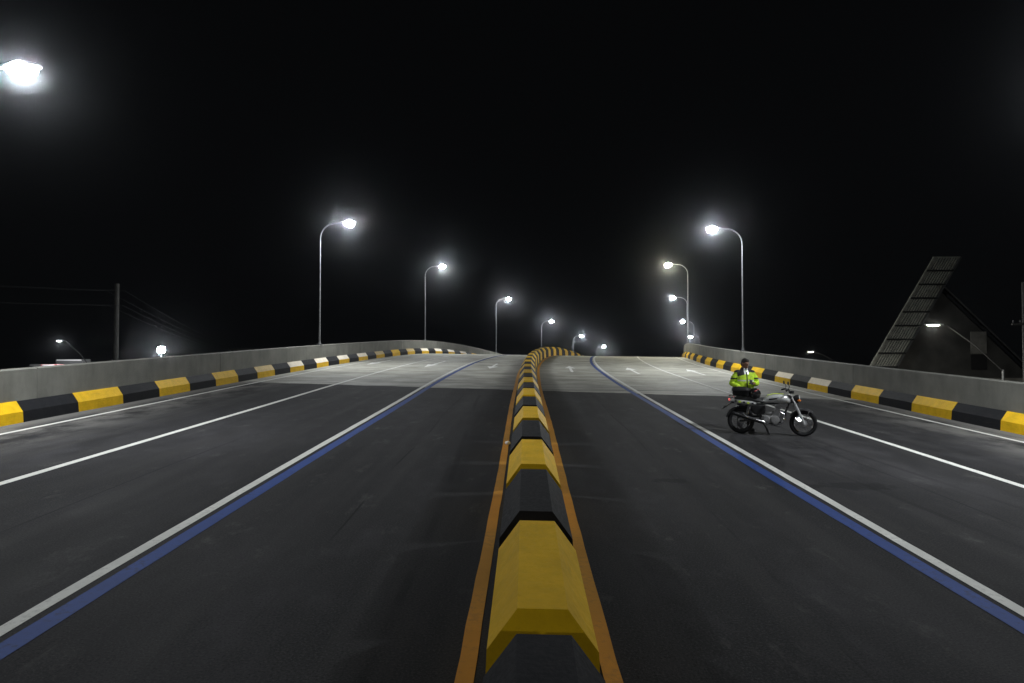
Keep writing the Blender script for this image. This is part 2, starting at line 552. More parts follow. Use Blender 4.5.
S_START, S_END = -22.0, 158.0
deck_s = frange(S_START, S_END, 1.0)
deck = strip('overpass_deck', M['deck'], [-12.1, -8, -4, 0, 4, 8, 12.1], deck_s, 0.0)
tag(deck, kind='structure')
# embankment sides under the deck, down to the ground
for sg, nm in ((-1, 'retaining_wall'), (1, 'retaining_wall')):
    vs = []; fs = []; uv = []
    for s in frange(S_START, S_END, 2.0):
        a = P(s, sg * 12.46, -.02); b = P(s, sg * 12.1, -.02)
        for k, q in enumerate((b, a, Vector((a.x, a.y, min(a.z, GROUND_Z - .2))))):
            vs.append(tuple(q)); uv.append((q.z, s))
    n = len(vs) // 3
    for i in range(n - 1):
        for k in (0, 1):
            fs.append((i * 3 + k, i * 3 + k + 1, i * 3 + k + 4, i * 3 + k + 3))
    me = bpy.data.meshes.new(nm); me.from_pydata(vs, [], fs); me.update(); set_uv(me, uv)
    tag(link_mesh(nm, me, M['wall']), kind='structure')

def joint(o):
    r = random.Random(int((o + 20) * 997))
    return 26.1 - .13 * o + (r.random() - .5) * .10 + .06 * math.sin(o * 2.1)
offs = frange(-11.95, 11.95, .2)
rows = [i / 80 for i in range(81)]
asph = strip('road', M['asphalt'], offs, rows, .008,
             warp=lambda t, o: S_START + t * (joint(o) - S_START))
tag(asph, kind='structure')
road = asph

def line(name, mat, off, w, s0, s1, h=.013):
    r = random.Random(int(off * 1000) + len(name))
    o = strip(name, mat, [off - w / 2, off + w / 2], frange(s0, s1, .5), h, road)
    ph = r.random() * 6
    for k, v in enumerate(o.data.vertices):        # hand-sprayed edges are never quite straight
        s = (k // 2) * .5
        v.co.x += .012 * math.sin(s * .37 + ph) + r.uniform(-.005, .005)
    return o
for sg in (-1, 1):
    line('white_line', M['white_mark'], sg * 4.20, .135, S_START, 115)
    line('blue_line', M['blue_mark'], sg * 3.955, .19, S_START, 115)
    line('lane_line', M['white_mark'], sg * 7.81, .15, S_START, 115)
    line('edge_line', M['white_mark'], sg * 11.12, .12, S_START, 115)
    line('orange_line', M['orange_mark'], sg * .505 - .045, .125, S_START, 115)

# painted arrows on the concrete
def arrow(s0, s1, off, flip):
    L_ = s1 - s0
    out = [(-.075, 0), (.075, 0), (.075, .60), (.33, .60), (0, 1.0), (-.33, .60), (-.075, .60)]
    vs = []; uv = []
    for (a, t) in out:
        t = 1 - t if flip else t
        s = s0 + t * L_
        vs.append(tuple(P(s, off + a, .006))); uv.append((off + a, s))
    me = bpy.data.meshes.new('arrow_marking')
    me.from_pydata(vs, [], [(0, 1, 2, 6), (2, 3, 4, 5, 6)]); me.update(); set_uv(me, uv)
    link_mesh('arrow_marking', me, M['faded_mark'], road)
for off, a, b in ((2.35, 37.6, 43.4), (5.95, 37.0, 42.8), (9.5, 37.0, 42.2)): arrow(a, b, off, False)
for off, a, b in ((-2.4, 39.4, 44.8), (-6.3, 39.6, 47.0), (-10.2, 41.2, 47.2)): arrow(a, b, off, True)

# ------------------------------------------------------------------ parapets, painted kerbs, median
def prism_seg(prof, s0, s1, n, inset=0.0, vari=0.0):
    """closed profile (off, h) swept along the road from s0 to s1"""
    mb = MB()
    m = len(prof)
    uv = []
    for s in frange(s0, s1, (s1 - s0) / n):
        for (o, h) in prof:
            mb.v.append(tuple(P(s, o, h))); uv.append((h, s))
    for i in range(n):
        for k in range(m):
            k2 = (k + 1) % m
            mb.f.append((i * m + k, i * m + k2, (i + 1) * m + k2, (i + 1) * m + k))
    mb.f.append(tuple(range(m))); mb.f.append(tuple(range(n * m, n * m + m)))
    mb.mi = [0] * len(mb.f)
    return mb, uv

def build_seg(name, mat, parent, prof, s0, s1, n):
    mb, uv = prism_seg(prof, s0, s1, n)
    me = mb.mesh(name); set_uv(me, uv)
    return link_mesh(name, me, mat, parent)

side_word = {-1: 'left', 1: 'right'}
for sg in (-1, 1):
    root = empty('parapet_wall', P(0, sg * 12.2, 0))
    root_inv = Matrix.Translation(-Vector(root.location))
    tag(root, 'grey concrete parapet wall along the %s edge of the overpass' % side_word[sg], 'wall', 'parapet walls')
    first, ln = (26.3, 9.9) if sg < 0 else (25.6, 9.6)
    k = -5
    while True:
        a = first + k * ln; b = a + ln; k += 1
        if b < S_START: continue
        a = max(a, S_START)
        if a > 118: break
        prof = [(sg * 12.13, 0.0), (sg * 12.15, H_WALL - .025), (sg * 12.175, H_WALL), (sg * 12.385, H_WALL), (sg * 12.41, H_WALL - .025), (sg * 12.41, 0.0)]
        o = build_seg('panel', M['wall'], root, prof, a + .016, b - .016, max(3, int((b - a) / 1.6)))
        o.matrix_parent_inverse = root_inv
    root = empty('painted_kerb', P(0, sg * 12.0, 0))
    root_inv = Matrix.Translation(-Vector(root.location))
    tag(root, 'yellow and black painted kerb at the foot of the %s parapet' % side_word[sg], 'kerb', 'painted kerbs')
    first = 15.68 if sg < 0 else 17.45
    for k in range(-10, 46):
        a = first + k * 1.97; b = a + 1.97
        yellow = (k % 2 == 1)
        r = random.Random(k * 31 + sg)
        j = lambda q: (r.random() - .5) * q
        prof = [(sg * (11.93 + j(.012)), 0.0), (sg * (11.95 + j(.012)), .265 + j(.012)), (sg * 12.115, .50 + j(.014)), (sg * 12.135, .495), (sg * 12.135, 0.0)]
        o = build_seg('kerb_block', M['yellow'] if yellow else M['black'], root, prof, a + .003, b - .003, 2)
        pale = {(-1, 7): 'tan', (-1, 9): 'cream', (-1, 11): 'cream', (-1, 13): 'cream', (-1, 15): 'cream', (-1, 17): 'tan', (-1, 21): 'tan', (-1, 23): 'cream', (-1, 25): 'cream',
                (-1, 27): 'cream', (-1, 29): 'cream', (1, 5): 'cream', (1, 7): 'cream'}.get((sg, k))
        if pale:                                   # sloping top set to the paler material
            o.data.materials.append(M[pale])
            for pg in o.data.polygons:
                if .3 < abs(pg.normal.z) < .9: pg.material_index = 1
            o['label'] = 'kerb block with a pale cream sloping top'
        o.matrix_parent_inverse = root_inv

root = empty('median_barrier', P(0, 0, 0))
tag(root, 'median row of chamfered yellow and black concrete blocks dividing the carriageways', 'barrier')
for k in range(-4, 52):
    a = 3.92 + k * 2.07
    r = random.Random(k + 500)
    j = lambda q: (r.random() - .5) * q
    hm, hc = .80 + j(.015), .56 + j(.012)
    dx = j(.012) - .045
    prof = [(-.345 + dx, 0.0), (-.322 + dx, hc), (-.145 + dx, hm), (.145 + dx, hm), (.322 + dx, hc), (.345 + dx, 0.0)]
    mb, uv = prism_seg(prof, a, a + 1.77, 2)
    me = mb.mesh('barrier_block')
    link_mesh('barrier_block', me, M['yellow'] if k % 2 == 0 else M['black'], root)

# ------------------------------------------------------------------ street lamps
def make_lamp(lens_mat, colr, power):
    root = empty('street_lamp')
    h_head, arm = 7.15, 1.70
    r = .95
    mb = MB()
    mb.tube([(0, 0, .02), (0, 0, 2), (0, 0, 4), (0, 0, h_head - r)], [.060, .050, .040, .032], 12)
    mb.build('pole', M['galv'], root, True)
    mb = MB()
    path = []
    for i in range(9):
        a = math.pi / 2 * i / 8 * .96
        path.append((r * (1 - math.cos(a)), 0, h_head - r + .02 + r * math.sin(a) * .96))
    path.append((arm - .40, 0, h_head + .015))
    mb.tube(path, [.032] + [.029] * 8 + [.026], 10)
    mb.build('arm', M['galv'], root, True)
    mb = MB(); mb.box((0, 0, .015), (.34, .22, .03))
    for x in (-.13, .13):
        for y in (-.08, .08): mb.tube([(x, y, .03), (x, y, .075)], .014, 6)
    mb.tube([(0, 0, .02), (0, 0, .16)], [.10, .078], 12)
    mb.build('base_plate', M['galv'], root)
    hd = MB()
    hd.loft([(arm - .46, 0, h_head + .02, .045, .045, 2), (arm - .34, 0, h_head + .03, .09, .055, 2.5), (arm - .15, 0, h_head + .045, .15, .065, 3),
             (arm + .15, 0, h_head + .05, .16, .06, 3), (arm + .34, 0, h_head + .045, .13, .045, 3), (arm + .40, 0, h_head + .04, .07, .025, 2.5)], 16)
    head = hd.build('lamp_head', M['head'], root, True)
    ln = MB(); ln.ellipsoid((arm + .02, 0, h_head - .05), (.30, .21, .19), 20, 12)
    ln.build('lens', lens_mat, head, True)
    ld = bpy.data.lights.new('street_light', 'AREA')
    ld.shape = 'RECTANGLE'; ld.size = .5; ld.size_y = .2
    ld.energy = power; ld.color = colr
    lo = bpy.data.objects.new('street_light', ld); col.objects.link(lo)
    lo.location = (arm + .03, 0, h_head - .26); lo.parent = root
    return root

lampA = make_lamp(M['lens'], (.93, .97, 1.0), LAMP_W)
lampB = make_lamp(M['lens_warm'], (1.0, .98, .80), LAMP_W)
ordw = ['nearest', 'second', 'third', 'fourth', 'fifth', 'sixth', 'farthest']
used = {'A': False, 'B': False}
for sg in (-1, 1):
    for i in range(-1, 7):
        if sg > 0 and i > 5: continue
        s = 14.67 + 24.04 * i
        if i == 0: s = 13.6 if sg < 0 else 12.5
        if i < 0: s = -15.0
        if i == 1 and sg > 0: s += .9
        warm = (sg > 0 and i == 2)
        proto = lampB if warm else lampA
        key = 'B' if warm else 'A'
        if used[key]: o = copy_tree(proto)
        else: o = proto; used[key] = True
        p = P(s, sg * 12.28, H_WALL)
        o.location = p
        if i == 0: o.scale = (1, 1, .89)
        t = axis(s)[3]
        o.rotation_euler = (0, 0, -t if sg < 0 else math.pi - t)
        if i < 0:
            lab = 'street lamp of the %s row on the ramp behind the viewer' % side_word[sg]
        elif i == 0:
            lab = ('nearest lamp of the left row, glaring head at the top left corner' if sg < 0
                   else 'nearest lamp of the right row, its head at the right picture edge')
        elif warm:
            lab = 'right row street lamp with greenish yellow head, second from the right'
        else:
            w = ordw[i] if not (sg < 0 and i == 6) else 'farthest and lowest'
            if sg > 0 and i == 5: w = 'farthest and lowest'
            lab = '%s street lamp of the %s row, counted from the viewer' % (w, side_word[sg])
            if sg < 0 and i == 1: lab = 'second lamp of the left row, tall curved pole with full arm in view'
            if sg > 0 and i == 1: lab = 'tallest fully visible lamp of the right row above the parapet'
        tag(o, lab, 'street lamp', 'lamps along the overpass parapets')

# ------------------------------------------------------------------ motorcycle
def polar(cx, cz, r, a): return (cx + r * math.cos(a), cz + r * math.sin(a))

def make_motorcycle():
    root = empty('motorcycle')
    WX, WR = .685, .302
    def wheel(x, drum):
        w = MB(); w.torus((x, 0, WR), WR - .042, .040, 44, 10, ry=.046)
        # tread blocks round the tyre
        for k in range(44):
            a = 2 * math.pi * k / 44
            cx, cz = polar(x, WR, WR - .003, a)
            rot = Matrix.Rotation(-a, 3, 'Y')
            for y in (-.022, .022):
                w.box((cx, y, cz), (.004, .028, .030), rot)
        tyre = w.build('wheel', M['rubber'], root, True)
        m = MB(); m.torus((x, 0, WR), WR - .088, .012, 40, 8, ry=.030); m.build('rim', M['chrome'], tyre, True)
        m = MB()
        for k in range(32):
            a = 2 * math.pi * k / 32
            b = a + (.35 if k % 2 else -.35)
            y = .035 if (k // 2) % 2 else -.035
            p0 = polar(x, WR, .05, b); p1 = polar(x, WR, WR - .09, a)
            m.tube([(p0[0], y, p0[1]), (p1[0], 0, p1[1])], .0025, 4, cap=False)
        m.build('spokes', M['chrome'], tyre)
        m = MB(); m.loft([(-.07, x, WR, .035, .035, 2), (-.06, x, WR, drum, drum, 2), (-.02, x, WR, drum, drum, 2), (.02, x, WR, drum * .8, drum * .8, 2), (.06, x, WR, drum * .8, drum * .8, 2), (.07, x, WR, .035, .035, 2)], 20, 'y')
        m.build('hub', M['alloy'], tyre, True)
        return tyre
    wheel(-WX, .062)
    wheel(WX, .078)
    # fork: top yoke at (.40, .93), axle at the front hub
    top = Vector((.385, 0, .96)); axl = Vector((WX + .015, 0, WR))
    d = (axl - top).normalized()
    for y in (-.085, .085):
        m = MB()
        q = top + d * .40
        m.tube([(top.x, y, top.z), (q.x, y, q.z)], .019, 10)
        m.tube([(q.x, y, q.z), (axl.x, y, axl.z - .02)], [.028, .026], 10)
        m.tube([(q.x - d.x * .22, y, q.z - d.z * .22), (q.x, y, q.z)], .027, 10)
        m.build('fork_leg', M['fork'], root, True)
    m = MB()
    for t in (.05, .20):
        q = top + d * t
        m.bevel_box((q.x - .02, 0, q.z), (.07, .22, .03), .01, Matrix.Rotation(R(28), 3, 'Y'))
    m.tube([(.36, 0, .95), (.42, 0, .76)], .035, 10)
    m.build('fork_yoke', M['frame'], root, True)
    # front mudguard: curved blade over the tyre
    def guard(cx, a0, a1, r, w, drop):
        m = MB(); vs = []; fs = []; n = 16
        for i in range(n + 1):
            a = a0 + (a1 - a0) * i / n
            for (y, dr) in ((-w, -drop), (-w * .7, 0), (0, .012), (w * .7, 0), (w, -drop), (w * .65, -.010), (0, .002), (-w * .65, -.010)):
                px, pz = polar(cx, WR, r + dr, a); vs.append((px, y, pz))
        for i in range(n):
            for k in range(8): fs.append((i * 8 + k, i * 8 + (k + 1) % 8, i * 8 + 8 + (k + 1) % 8, i * 8 + 8 + k))
        fs.append(tuple(range(8))); fs.append(tuple(range(n * 8, n * 8 + 8)))
        m.add(vs, fs); return m
    g1 = guard(WX, R(52), R(150), WR + .035, .065, .035)
    fg = g1.build('front_mudguard', M['plastic'], root, True)
    m = MB()
    for y in (-.07, .07): m.tube([(WX + .02, y, WR + .06), (WX + .12, y * .9, WR + .30)], .006, 6)
    m.build('mudguard_stay', M['chrome'], fg)
    guard(-WX, R(62), R(168), WR + .045, .075, .04).build('rear_mudguard', M['plastic'], root, True)
    # plate bracket slanting back below the tail light
    m = MB(); m.bevel_box((-1.005, 0, .635), (.30, .12, .022), .008, Matrix.Rotation(R(-36), 3, 'Y')); m.build('plate_bracket', M['plastic'], root)
    m = MB(); m.bevel_box((-1.085, 0, .595), (.012, .17, .13), .003, Matrix.Rotation(R(38), 3, 'Y')); m.build('number_plate', M['plastic'], root)
    # headlight, instruments, indicators
    m = MB(); m.loft([(.46, 0, .86, .05, .05, 2), (.50, 0, .86, .085, .085, 2), (.56, 0, .86, .098, .098, 2), (.575, 0, .86, .095, .095, 2)], 20)
    hl = m.build('headlight', M['plastic'], root, True)
    m = MB(); m.ellipsoid((.575, 0, .86), (.03, .09, .09), 18, 10); m.build('lens', M['silver'], hl, True)
    m = MB()
    for y in (-.055, .055): m.loft([(.98, .42, y, .05, .05, 2), (1.03, .415, y, .056, .056, 2), (1.045, .413, y, .05, .05, 2)], 16, 'z')
    m.build('instruments', M['plastic'], root, True)
    for x, y, z in ((.565, -.17, .83), (.565, .17, .83), (-.885, -.16, .735), (-.885, .16, .735)):
        m = MB(); m.tube([(x - .03, y * .4, z), (x, y, z)], .009, 6); m.ellipsoid((x, y * 1.1, z), (.038, .028, .028), 12, 8)
        m.build('indicator', M['orange_glass'] if x > 0 else M['plastic'], root, True)
    # handlebar with grips, levers and mirrors; turned a little
    hb = MB()
    pts = [(.26, -.37, 1.05), (.31, -.28, 1.075), (.37, -.12, 1.06), (.385, -.06, 1.02), (.385, .06, 1.02), (.37, .12, 1.06), (.31, .28, 1.075), (.26, .37, 1.05)]
    hb.tube(pts, .0125, 8)
    bar = hb.build('handlebar', M['frame'], root, True)
    for sgn in (-1, 1):
        m = MB(); m.tube([(.31, sgn * .27, 1.075), (.255, sgn * .385, 1.048)], .019, 10); m.build('grip', M['rubber'], bar, True)
        m = MB(); m.tube([(.37, sgn * .22, 1.07), (.36, sgn * .27, 1.065), (.33, sgn * .39, 1.045)], .006, 6); m.build('lever', M['alloy'], bar)
        m = MB(); m.tube([(.325, sgn * .24, 1.08), (.335, sgn * .27, 1.15), (.30, sgn * .33, 1.215)], .007, 6)
        m.ellipsoid((.295, sgn * .35, 1.225), (.018, .068, .045), 14, 8); m.build('mirror', M['plastic'], bar, True)
    # tank
    m = MB()
    m.loft([(-.20, 0, .755, .075, .055, 2.4), (-.15, 0, .80, .10, .075, 2.4), (-.05, 0, .835, .125, .10, 2.4), (.08, 0, .85, .145, .112, 2.4),
            (.20, 0, .852, .15, .110, 2.4), (.30, 0, .84, .135, .10, 2.3), (.375, 0, .82, .095, .075, 2.2), (.40, 0, .81, .05, .045, 2)], 22)
    tank = m.build('fuel_tank', M['silver'], root, True)
    m = MB()
    for i, (x, z, w) in enumerate(((-.06, .934, .07), (.03, .958, .10), (.12, .964, .11), (.20, .963, .11))):
        m.bevel_box((x, 0, z), (.10, w * 1.5, .012), .004, Matrix.Rotation(R((-14, -9, -1, 3)[i]), 3, 'Y'))
    m.build('tank_stripe', M['neon'], tank)
    m = MB(); m.loft([(.958, .17, 0, .04, .04, 2), (.985, .17, 0, .036, .036, 2)], 16, 'z'); m.build('filler_cap', M['chrome'], tank, True)
    for y in (-1, 1):
        m = MB(); m.bevel_box((.02, y * .141, .845), (.22, .008, .035), .003, Matrix.Rotation(R(-10), 3, 'Y'))
        m.build('tank_badge', M['plastic'], tank)
    # seat and tail
    m = MB()
    m.loft([(-.84, 0, .83, .085, .020, 2.6), (-.78, 0, .835, .11, .035, 2.6), (-.60, 0, .83, .13, .045, 2.8), (-.45, 0, .815, .13, .045, 2.8),
            (-.36, 0, .785, .13, .042, 2.8), (-.22, 0, .765, .11, .038, 2.6), (-.14, 0, .775, .075, .03, 2.4)], 18)
    m.build('seat', M['vinyl'], root, True)
    m = MB()
    m.loft([(-.94, 0, .765, .055, .035, 2.6), (-.86, 0, .76, .10, .045, 2.8), (-.65, 0, .745, .125, .058, 3), (-.45, 0, .725, .13, .06, 3), (-.36, 0, .71, .12, .045, 3)], 18)
    tail = m.build('tail_cowl', M['silver'], root, True)
    for y in (-1, 1):
        for k in range(5):
            x = -.82 + k * .095
            m = MB(); m.box((x, y * (.112 + .013 * k / 4 + (.012 if k < 1 else .006)), .757 - .010 * k), (.048, .010, .04))
            m.build('check_decal', M['neon'] if k % 2 else M['plastic'], tail)
    m = MB(); m.bevel_box((-.955, 0, .785), (.04, .10, .05), .014); m.build('tail_light', M['red_light'], root, True)
    # rack and top case
    m = MB()
    for y in (-.09, .09): m.tube([(-.45, y, .87), (-.92, y, .885), (-.97, y, .87)], .009, 6)
    for x in (-.55, -.70, -.86): m.tube([(x, -.10, .885), (x, .10, .885)], .008, 6)
    for y in (-.09, .09):
        for x in (-.55, -.86): m.tube([(x, y, .885), (x + .03, y, .80)], .008, 6)
    m.build('rack', M['chrome'], root)
    m = MB()
    m.loft([(.895, -.705, 0, .165, .15, 4), (.93, -.705, 0, .18, .17, 4), (1.00, -.705, 0, .198, .185, 4), (1.006, -.705, 0, .204, .19, 4), (1.022, -.705, 0, .204, .19, 4), (1.06, -.705, 0, .195, .18, 3.6), (1.085, -.705, 0, .17, .155, 3.2), (1.093, -.705, 0, .10, .09, 2.6)], 28, 'z')
    case = m.build('top_case', M['plastic'], root, True)
    m = MB(); m.bevel_box((-.912, 0, .985), (.02, .10, .06), .006); m.bevel_box((-.90, -.10, .955), (.012, .05, .08), .004)
    m.build('case_latch', M['fascia'], case)
    # frame, swingarm, shocks
    m = MB()
    for y in (-.07, .07):
        m.tube([(.38, y * .3, .84), (.10, y, .74), (-.30, y * 1.2, .70), (-.80, y * 1.2, .74)], .016, 8)
        m.tube([(.38, y * .3, .78), (.30, y, .55), (.24, y, .30), (-.12, y, .26), (-.26, y, .36), (-.24, y, .68)], .015, 8)
        m.tube([(-.25, y, .40), (-.62, y * 1.2, .68)], .012, 8)
    m.build('frame', M['frame'], root, True)
    m = MB()
    for y in (-.085, .085): m.bevel_box((-.475, y, .315), (.50, .026, .042), .008, Matrix.Rotation(R(-4), 3, 'Y'))
    m.build('swingarm', M['frame'], root)
    for y in (-.115, .115):
        m = MB(); a = Vector((-.60, y, .33)); b = Vector((-.50, y, .68))
        m.tube([a, b], .012, 8)
        m.tube([a + (b - a) * .05, a + (b - a) * .35], .024, 10)
        for k in range(9): 
            q = a + (b - a) * (.38 + k * .06); m.torus(q, .028, .006, 14, 5); 
        sh = m.build('shock_absorber', M['chrome'], root, True)
    # side panels
    for y in (-.125, .125):
        m = MB(); m.loft([(y - .02, -.30, .58, .13, .10, 3), (y + .005 * (1 if y > 0 else -1), -.30, .58, .15, .115, 3), (y + .02, -.30, .58, .13, .10, 3)], 20, 'y')
        m.build('side_panel', M['plastic'], root, True)
    # engine
    m = MB()
    m.bevel_box((-.05, 0, .36), (.32, .20, .17), .035)
    m.loft([(-.155, .06, .36, .05, .05, 2), (-.15, .06, .36, .085, .085, 2), (-.10, .06, .36, .10, .095, 2), (.10, .06, .36, .10, .095, 2), (.15, .06, .36, .085, .085, 2), (.155, .06, .36, .05, .05, 2)], 24, 'y')
    m.loft([(-.14, -.13, .37, .06, .05, 2.4), (-.10, -.13, .37, .085, .07, 2.4), (.10, -.13, .37, .085, .07, 2.4), (.14, -.13, .37, .06, .05, 2.4)], 20, 'y')
    eng = m.build('engine', M['alloy'], root, True)
    m = MB()
    rot = Matrix.Rotation(R(14), 3, 'Y')
    for k in range(8):
        c = Vector((.085, 0, .455)) + rot @ Vector((0, 0, k * .022))
        m.box(c, (.15, .16, .008), rot)
    m.box(Vector((.085, 0, .455)) + rot @ Vector((0, 0, .08)), (.10, .11, .18), rot)
    m.bevel_box(Vector((.085, 0, .455)) + rot @ Vector((0, 0, .20)), (.15, .15, .06), .02, rot)
    m.build('cylinder_fins', M['alloy'], eng)
    m = MB(); m.loft([(-.16, -.02, .50, .03, .03, 2), (-.02, -.02, .50, .045, .04, 2), (.05, -.02, .52, .03, .03, 2)], 12, 'x'); m.build('carburettor', M['alloy'], eng, True)
    # exhaust on the right-hand side
    m = MB()
    m.tube([(.16, -.06, .56), (.25, -.09, .50), (.265, -.12, .40), (.20, -.135, .28), (.05, -.14, .235), (-.12, -.15, .255), (-.20, -.155, .285)], .019, 10)
    ex = m.build('exhaust_pipe', M['chrome'], root, True)
    m = MB(); m.tube([(-.18, -.155, .275), (-.24, -.158, .30), (-.60, -.165, .40), (-.86, -.17, .475), (-.90, -.17, .487)], [.022, .040, .047, .046, .030], 14)
    m.build('silencer', M['plastic'], ex, True)
    m = MB(); m.loft([(-.85, -.213, .495, .008, .016, 2), (-.55, -.213, .408, .012, .026, 2.2), (-.25, -.205, .318, .012, .026, 2.2), (-.16, -.19, .295, .008, .014, 2)], 12)
    m.build('heat_shield', M['chrome'], ex, True)
    # pegs, stand, pedals, chain guard
    for y in (-1, 1):
        m = MB(); m.tube([(-.02, y * .13, .25), (-.02, y * .26, .255)], .013, 8); m.build('footpeg', M['rubber'], root)
    m = MB(); m.tube([(-.02, -.13, .24), (.10, -.18, .22), (.16, -.19, .225)], .009, 6); m.bevel_box((.17, -.19, .235), (.06, .045, .012), .003); m.build('brake_pedal', M['chrome'], root)
    m = MB(); m.tube([(-.16, .10, .25), (-.10, .17, .12), (-.05, .235, .012)], [.014, .012, .012], 8); m.bevel_box((-.045, .24, .008), (.07, .05, .012), .003); m.build('side_stand', M['frame'], root)
    m = MB(); m.tube([(-.18, -.11, .25), (-.10, -.13, .13), (-.055, -.14, .008)], .012, 8); m.tube([(-.18, .07, .25), (-.10, .08, .13), (-.055, .09, .008)], .012, 8)
    m.tube([(-.10, -.13, .13), (-.10, .08, .13)], .010, 6); m.build('centre_stand', M['frame'], root)
    m = MB(); m.bevel_box((-.44, .11, .40), (.52, .03, .05), .012, Matrix.Rotation(R(-3), 3, 'Y')); m.build('chain_guard', M['plastic'], root)
    return root

bike = make_motorcycle()
pr, pf = P(16.1, 4.94, .012), P(15.78, 6.28, .012)
mid = (pr + pf) / 2
yaw = math.atan2((pf - pr).y, (pf - pr).x)
bike.rotation_euler = (R(-2.0) * 0, -math.asin((pf - pr).z / (pf - pr).length), yaw)
bike.location = mid
tag(bike, 'silver and black motorcycle with black top case parked beside the person', 'motorcycle')
bpy.context.view_layer.update()
BM = bike.matrix_basis.copy()

# helmet resting on the seat
hroot = empty('helmet')
m = MB()
m.loft([(.0, 0, 0, .095, .085, 2.2), (.03, 0, 0, .118, .108, 2.2), (.09, 0, 0, .135, .122, 2.2), (.15, -.005, 0, .132, .118, 2.2), (.20, -.01, 0, .108, .098, 2.1), (.235, -.012, 0, .065, .06, 2), (.247, -.012, 0, .02, .02, 2)], 24, 'z')
m.build('shell', M['helmet'], hroot, True)
m = MB(); m.loft([(.075, .03, 0, .108, .112, 2.2), (.085, .032, 0, .112, .116, 2.2), (.145, .028, 0, .108, .112, 2.2), (.155, .026, 0, .10, .104, 2.2)], 24, 'z'); m.build('visor', M['glass_dark'], hroot, True)
for (x, y, z, a) in ((-.035, -.098, .19, -40), (.04, -.088, .20, -40), (-.01, .09, .19, 40)):
    m = MB(); m.bevel_box((x, y, z), (.06, .05, .012), .004, Matrix.Rotation(R(a), 3, 'X'))
    m.build('stripe', M['red_paint'], hroot)
hroot.location = BM @ Vector((-.37, -.02, .838))
hroot.rotation_euler = (R(4), R(-14), yaw + R(30))
tag(hroot, 'black motorcycle helmet with red marks resting on the seat', 'helmet')

# ------------------------------------------------------------------ person in the hi-vis jacket
def remesh(mb, name, voxel, smooth_it=2):
    me = mb.mesh(name)
    o = bpy.data.objects.new('tmp', me); col.objects.link(o)
    md = o.modifiers.new('r', 'REMESH'); md.mode = 'VOXEL'; md.voxel_size = voxel; md.use_smooth_shade = True
    if smooth_it:
        ms = o.modifiers.new('s', 'SMOOTH'); ms.iterations = smooth_it; ms.factor = .5
    dg = bpy.context.evaluated_depsgraph_get(); dg.update()
    nm = bpy.data.meshes.new_from_object(o.evaluated_get(dg))
    nm.name = name
    bpy.data.objects.remove(o)
    nm.materials.clear()
    return nm

proot = empty('person')
HEAD_C = Vector((.0, -.035, 1.625))
HR = Matrix.Rotation(R(28), 3, 'Z') @ Matrix.Rotation(R(14), 3, 'X')
def hp(x, y, z): return HEAD_C + HR @ Vector((x, y, z))
b = MB()
# head, jaw, nose, ears, neck (faces -y)
b.ellipsoid(HEAD_C, (.075, .095, .112), 24, 16, HR)
b.ellipsoid(hp(0, -.03, -.06), (.056, .062, .058), 18, 12, HR)
b.ellipsoid(hp(0, -.088, -.082), (.026, .018, .018), 12, 8, HR)
b.tube([hp(0, -.092, .012), hp(0, -.108, -.022)], [.010, .016], 8)
b.ellipsoid(hp(0, -.094, -.052), (.026, .010, .009), 12, 8, HR)
for q in (-1, 1):
    b.ellipsoid(hp(q * .077, .005, -.01), (.012, .022, .034), 12, 8, HR)
    b.ellipsoid(hp(q * .032, -.082, .018), (.016, .012, .008), 10, 8, HR)
b.tube([(0, .005, 1.44), (0, -.005, 1.50), hp(0, .012, -.07)], [.064, .056, .055], 16)
# trunk and legs under the clothes
b.loft([(.90, 0, .01, .155, .105, 2.2), (1.05, 0, .0, .145, .098, 2.2), (1.25, 0, .0, .165, .105, 2.2), (1.40, 0, .005, .165, .095, 2.2), (1.46, 0, .005, .10, .07, 2)], 20, 'z')
ELB = {-1: Vector((-.285, .03, 1.145)), 1: Vector((.295, .02, 1.15))}
WRI = {-1: Vector((-.20, -.175, 1.045)), 1: Vector((.155, -.195, 1.135))}
PALM = {-1: Vector((-.135, -.235, 1.03)), 1: Vector((.085, -.225, 1.15))}
SHO = {-1: Vector((-.175, .01, 1.40)), 1: Vector((.175, .01, 1.40))}
for q in (-1, 1):
    b.tube([SHO[q], (SHO[q] + ELB[q]) / 2 + Vector((q * .012, 0, 0)), ELB[q], (ELB[q] + WRI[q]) / 2, WRI[q], PALM[q]], [.055, .047, .040, .038, .027, .030], 12)
    b.ellipsoid(PALM[q], (.040, .034, .024), 12, 8)
    dirv = (PALM[q] - WRI[q]).normalized()
    side = dirv.cross(Vector((0, 0, 1))).normalized()
    for k, (ln, off) in enumerate(((.060, -.030), (.070, -.010), (.066, .010), (.052, .029))):
        a = PALM[q] + dirv * .026 + side * off * (1 if q < 0 else 1) + Vector((0, 0, -.004))
        mid_ = a + dirv * ln * .55 + Vector((0, 0, -.012))
        tip = a + dirv * ln * .80 + Vector((0, 0, -.040))
        b.tube([a - dirv * .02, a, mid_, tip], [.0105, .0105, .0095, .008], 8)
    a = PALM[q] - dirv * .012 + side * -.030
    b.tube([a, a + side * -.022 + dirv * .022 + Vector((0, 0, .012)), a + side * -.016 + dirv * .052 + Vector((0, 0, .010))], [.012, .011, .009], 8)
    b.tube([(q * .085, .01, .92), (q * .11, -.01, .50), (q * .12, .03, .10)], [.085, .058, .042], 14)
body = remesh(b, 'body', .0065, 2)
link_mesh('body', body, M['skin'], proot, True)
# eyes
for q in (-1, 1):
    e = MB(); e.ellipsoid(hp(q * .031, -.088, .008), (.012, .008, .006), 10, 6, HR); e.build('eye', M['glass_dark'], proot, True)
